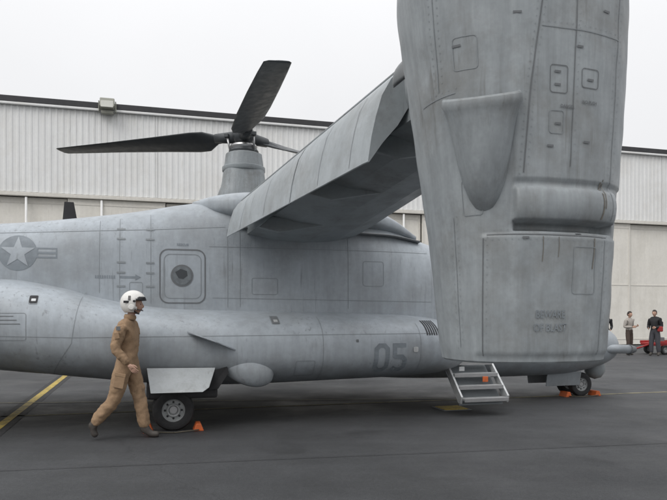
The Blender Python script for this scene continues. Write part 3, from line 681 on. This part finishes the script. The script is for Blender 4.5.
J=dict(pelvis=(.0,0,.97),chest=(.005,0,1.27),neck=(.04,0,1.55),head=(.085,0,1.70),
 shR=(-.02,-.19,1.44),elR=(-.085,-.25,1.16),wrR=(.085,-.24,.96), shL=(.02,.19,1.44),elL=(.03,.25,1.16),wrL=(-.06,.26,.92),
 hipR=(-.02,-.095,.92),knR=(-.13,-.10,.50),anR=(-.40,-.10,.20),heelR=(-.445,-.10,.15),toeR=(-.34,-.10,.045),
 hipL=(.03,.095,.92),knL=(.14,.09,.50),anL=(.21,.085,.11),heelL=(.17,.085,.045),toeL=(.39,.09,.04))
wk=person('aircrew_walking',(-2.63,8.28,0),R(3),J,TAN,TAN,BOOT,1,True,1.14,.036)
hd=head(wk,(.095,0,1.705),0,False,1.0)
HW=pmat('helmet_white',(.72,.71,.68),.35,0,.05,8); HB=pmat('helmet_black_trim',(.02,.02,.022),.3)
bm=bmesh.new(); bmesh.ops.create_uvsphere(bm,u_segments=48,v_segments=36,radius=1)
kill=[]
for f_ in bm.faces:
    c=f_.calc_center_median()
    if (c.x>.42 and c.z<.30) or c.z<-.74 or (c.x>.15 and c.z<-.55): kill.append(f_)
bmesh.ops.delete(bm,geom=kill,context='FACES')
for v_ in bm.verts:
    x,y,z=v_.co; v_.co=(x*.148-.014,y*.126,z*.146+.024)
me=bpy.data.meshes.new('helmet_shell'); bm.to_mesh(me); bm.free(); me.materials.append(HW)
for p in me.polygons: p.use_smooth=True
o=bpy.data.objects.new('helmet_shell',me); COL.objects.link(o); o.parent=hd; m=o.modifiers.new('s','SOLIDIFY'); m.thickness=.016; m.offset=1
bm=bmesh.new(); bmesh.ops.create_uvsphere(bm,u_segments=48,v_segments=36,radius=1)
kill=[f_ for f_ in bm.faces if not(f_.calc_center_median().x>.42 and .14<f_.calc_center_median().z<.50)]
bmesh.ops.delete(bm,geom=kill,context='FACES')
for v_ in bm.verts:
    x,y,z=v_.co; v_.co=(x*.167-.014,y*.142,z*.154+.026)
me=bpy.data.meshes.new('visor'); bm.to_mesh(me); bm.free(); me.materials.append(HB)
for p in me.polygons: p.use_smooth=True
o=bpy.data.objects.new('visor',me); COL.objects.link(o); o.parent=hd; m=o.modifiers.new('s','SOLIDIFY'); m.thickness=.006
for s_ in(-1,1):
    revolve('ear_cup_%d'%(s_+2),[(.001,.03),(.03,.028),(.042,.015),(.048,-.02)],(-.005,s_*.118,-.03),(0,s_,0),HW,hd,n=20)
    revolve('visor_knob_%d'%(s_+2),[(.001,.012),(.014,.01),(.016,-.01)],(.03,s_*.142,.045),(0,s_,0),HB,hd,n=14)
    box('helmet_stripe_%d'%(s_+2),(.09,.004,.03),(-.055,s_*.143,.035),HB,hd,rot=(0,0,R(14*s_)*-1),b=.001)
    box('helmet_stripe_b_%d'%(s_+2),(.03,.004,.06),(-.03,s_*.137,.085),HB,hd,rot=(R(22*s_),0,0),b=.001)
tube('mic_boom',(.03,-.118,-.055),(.115,-.03,-.075),.006,HB,hd); tube('chin_strap',(.0,-.10,-.07),(.05,-.02,-.115),.009,HB,hd); tube('chin_strap_b',(.0,.10,-.07),(.05,.02,-.115),.009,HB,hd)
box('thigh_pocket',(.13,.02,.15),(-.04,-.212,.74),TAN,wk,rot=(0,R(12),0),b=.008); box('thigh_pocket_flap',(.14,.024,.045),(-.025,-.214,.83),TAN,wk,rot=(0,R(12),0),b=.006)
box('sleeve_pocket',(.06,.02,.08),(-.045,-.295,1.32),TAN,wk,rot=(0,R(-10),0),b=.006)
box('shoulder_patch',(.05,.006,.05),(-.03,-.290,1.41),LINE2,wk,b=.002)
revolve('collar',[(.07,-.03),(.078,.0),(.068,.03),(.06,.03)],(.04,0,1.55),(.15,0,1),TAN,wk,n=24)
def stand(sw=0,arm=0):
    return dict(pelvis=(0,0,.95),chest=(.0,0,1.24),neck=(.01,0,1.50),head=(.03,0,1.62),
     shR=(0,-.18,1.41),elR=(-.03,-.25,1.12),wrR=(.06+arm*.2,-.22+arm*.1,.90+arm*.25), shL=(0,.18,1.41),elL=(-.03,.25,1.12),wrL=(.06+arm*.25,.2-arm*.12,.90+arm*.3),
     hipR=(0,-.09,.90),knR=(.03+sw,-.11,.49),anR=(-.02+sw*1.5,-.12,.10),heelR=(-.06+sw*1.5,-.12,.04),toeR=(.13+sw*1.5,-.14,.04),
     hipL=(0,.09,.90),knL=(.03-sw,.11,.49),anL=(-.02-sw*1.5,.12,.10),heelL=(-.06-sw*1.5,.12,.04),toeL=(.13-sw*1.5,.14,.04))
SH1=pmat('pale_shirt',(.36,.33,.30),.85,0,.1,6); PN1=pmat('dark_brown_trousers',(.07,.05,.04),.85); BLKC=pmat('black_jacket',(.018,.018,.02),.8); RED=pmat('red_garment',(.30,.03,.03),.8)
JEAN=pmat('grey_trousers',(.06,.06,.07),.85)
p1=person('bystander',(12.0,26.4,0),R(-60),stand(.02,.9),SH1,PN1,BOOT,1.02,True); head(p1,(.03,0,1.625),0)
p2=person('bystander',(12.85,26.0,0),R(-140),stand(.03,.6),BLKC,JEAN,BOOT,1.05,True,1.15); head(p2,(.03,0,1.625),0)
box('backpack',(.18,.30,.42),(-.23,0,1.24),BLKC,p2,b=.06); box('red_bag',(.1,.2,.2),(.1,.24,1.02),RED,p2,b=.04)
p3=person('bystander',(11.55,27.6,0),R(-100),stand(.02,.3),BLKC,JEAN,BOOT,1.02,True); head(p3,(.03,0,1.625),0)
p4=person('bystander',(11.32,27.9,0),R(160),stand(.02,.3),RED,JEAN,BOOT,.98,True); head(p4,(.03,0,1.625),0)
CR=pmat('cart_red_paint',(.34,.025,.025),.45,0,.1,3); CW=pmat('cart_white_paint',(.42,.42,.40),.5)
ct=empty('ground_support_cart',(14.3,27.4,0),R(12))
box('chassis',(2.3,1.1,.12),(0,0,.42),CR,ct,b=.03); box('deck_rail_a',(2.3,.05,.12),(0,-.55,.50),CR,ct,b=.01); box('deck_rail_b',(2.3,.05,.12),(0,.55,.50),CR,ct,b=.01)
box('tank',(1.0,.8,.22),(.55,0,.62),CW,ct,b=.06); tube('tow_bar',(-1.15,0,.4),(-1.9,0,.2),.035,CR,ct); box('control_box',(.3,.4,.22),(-.7,0,.6),LINE2,ct,b=.03)
box('dark_engine_cover',(.9,.9,.34),(.55,0,.90),LINE2,ct,b=.06)
for i,(x,y) in enumerate(((-.8,-.5),(.8,-.5),(-.8,.5),(.8,.5))):
    wheel('wheel_%d'%i,(x,y,.2),.2,.14,ct)
print('done')
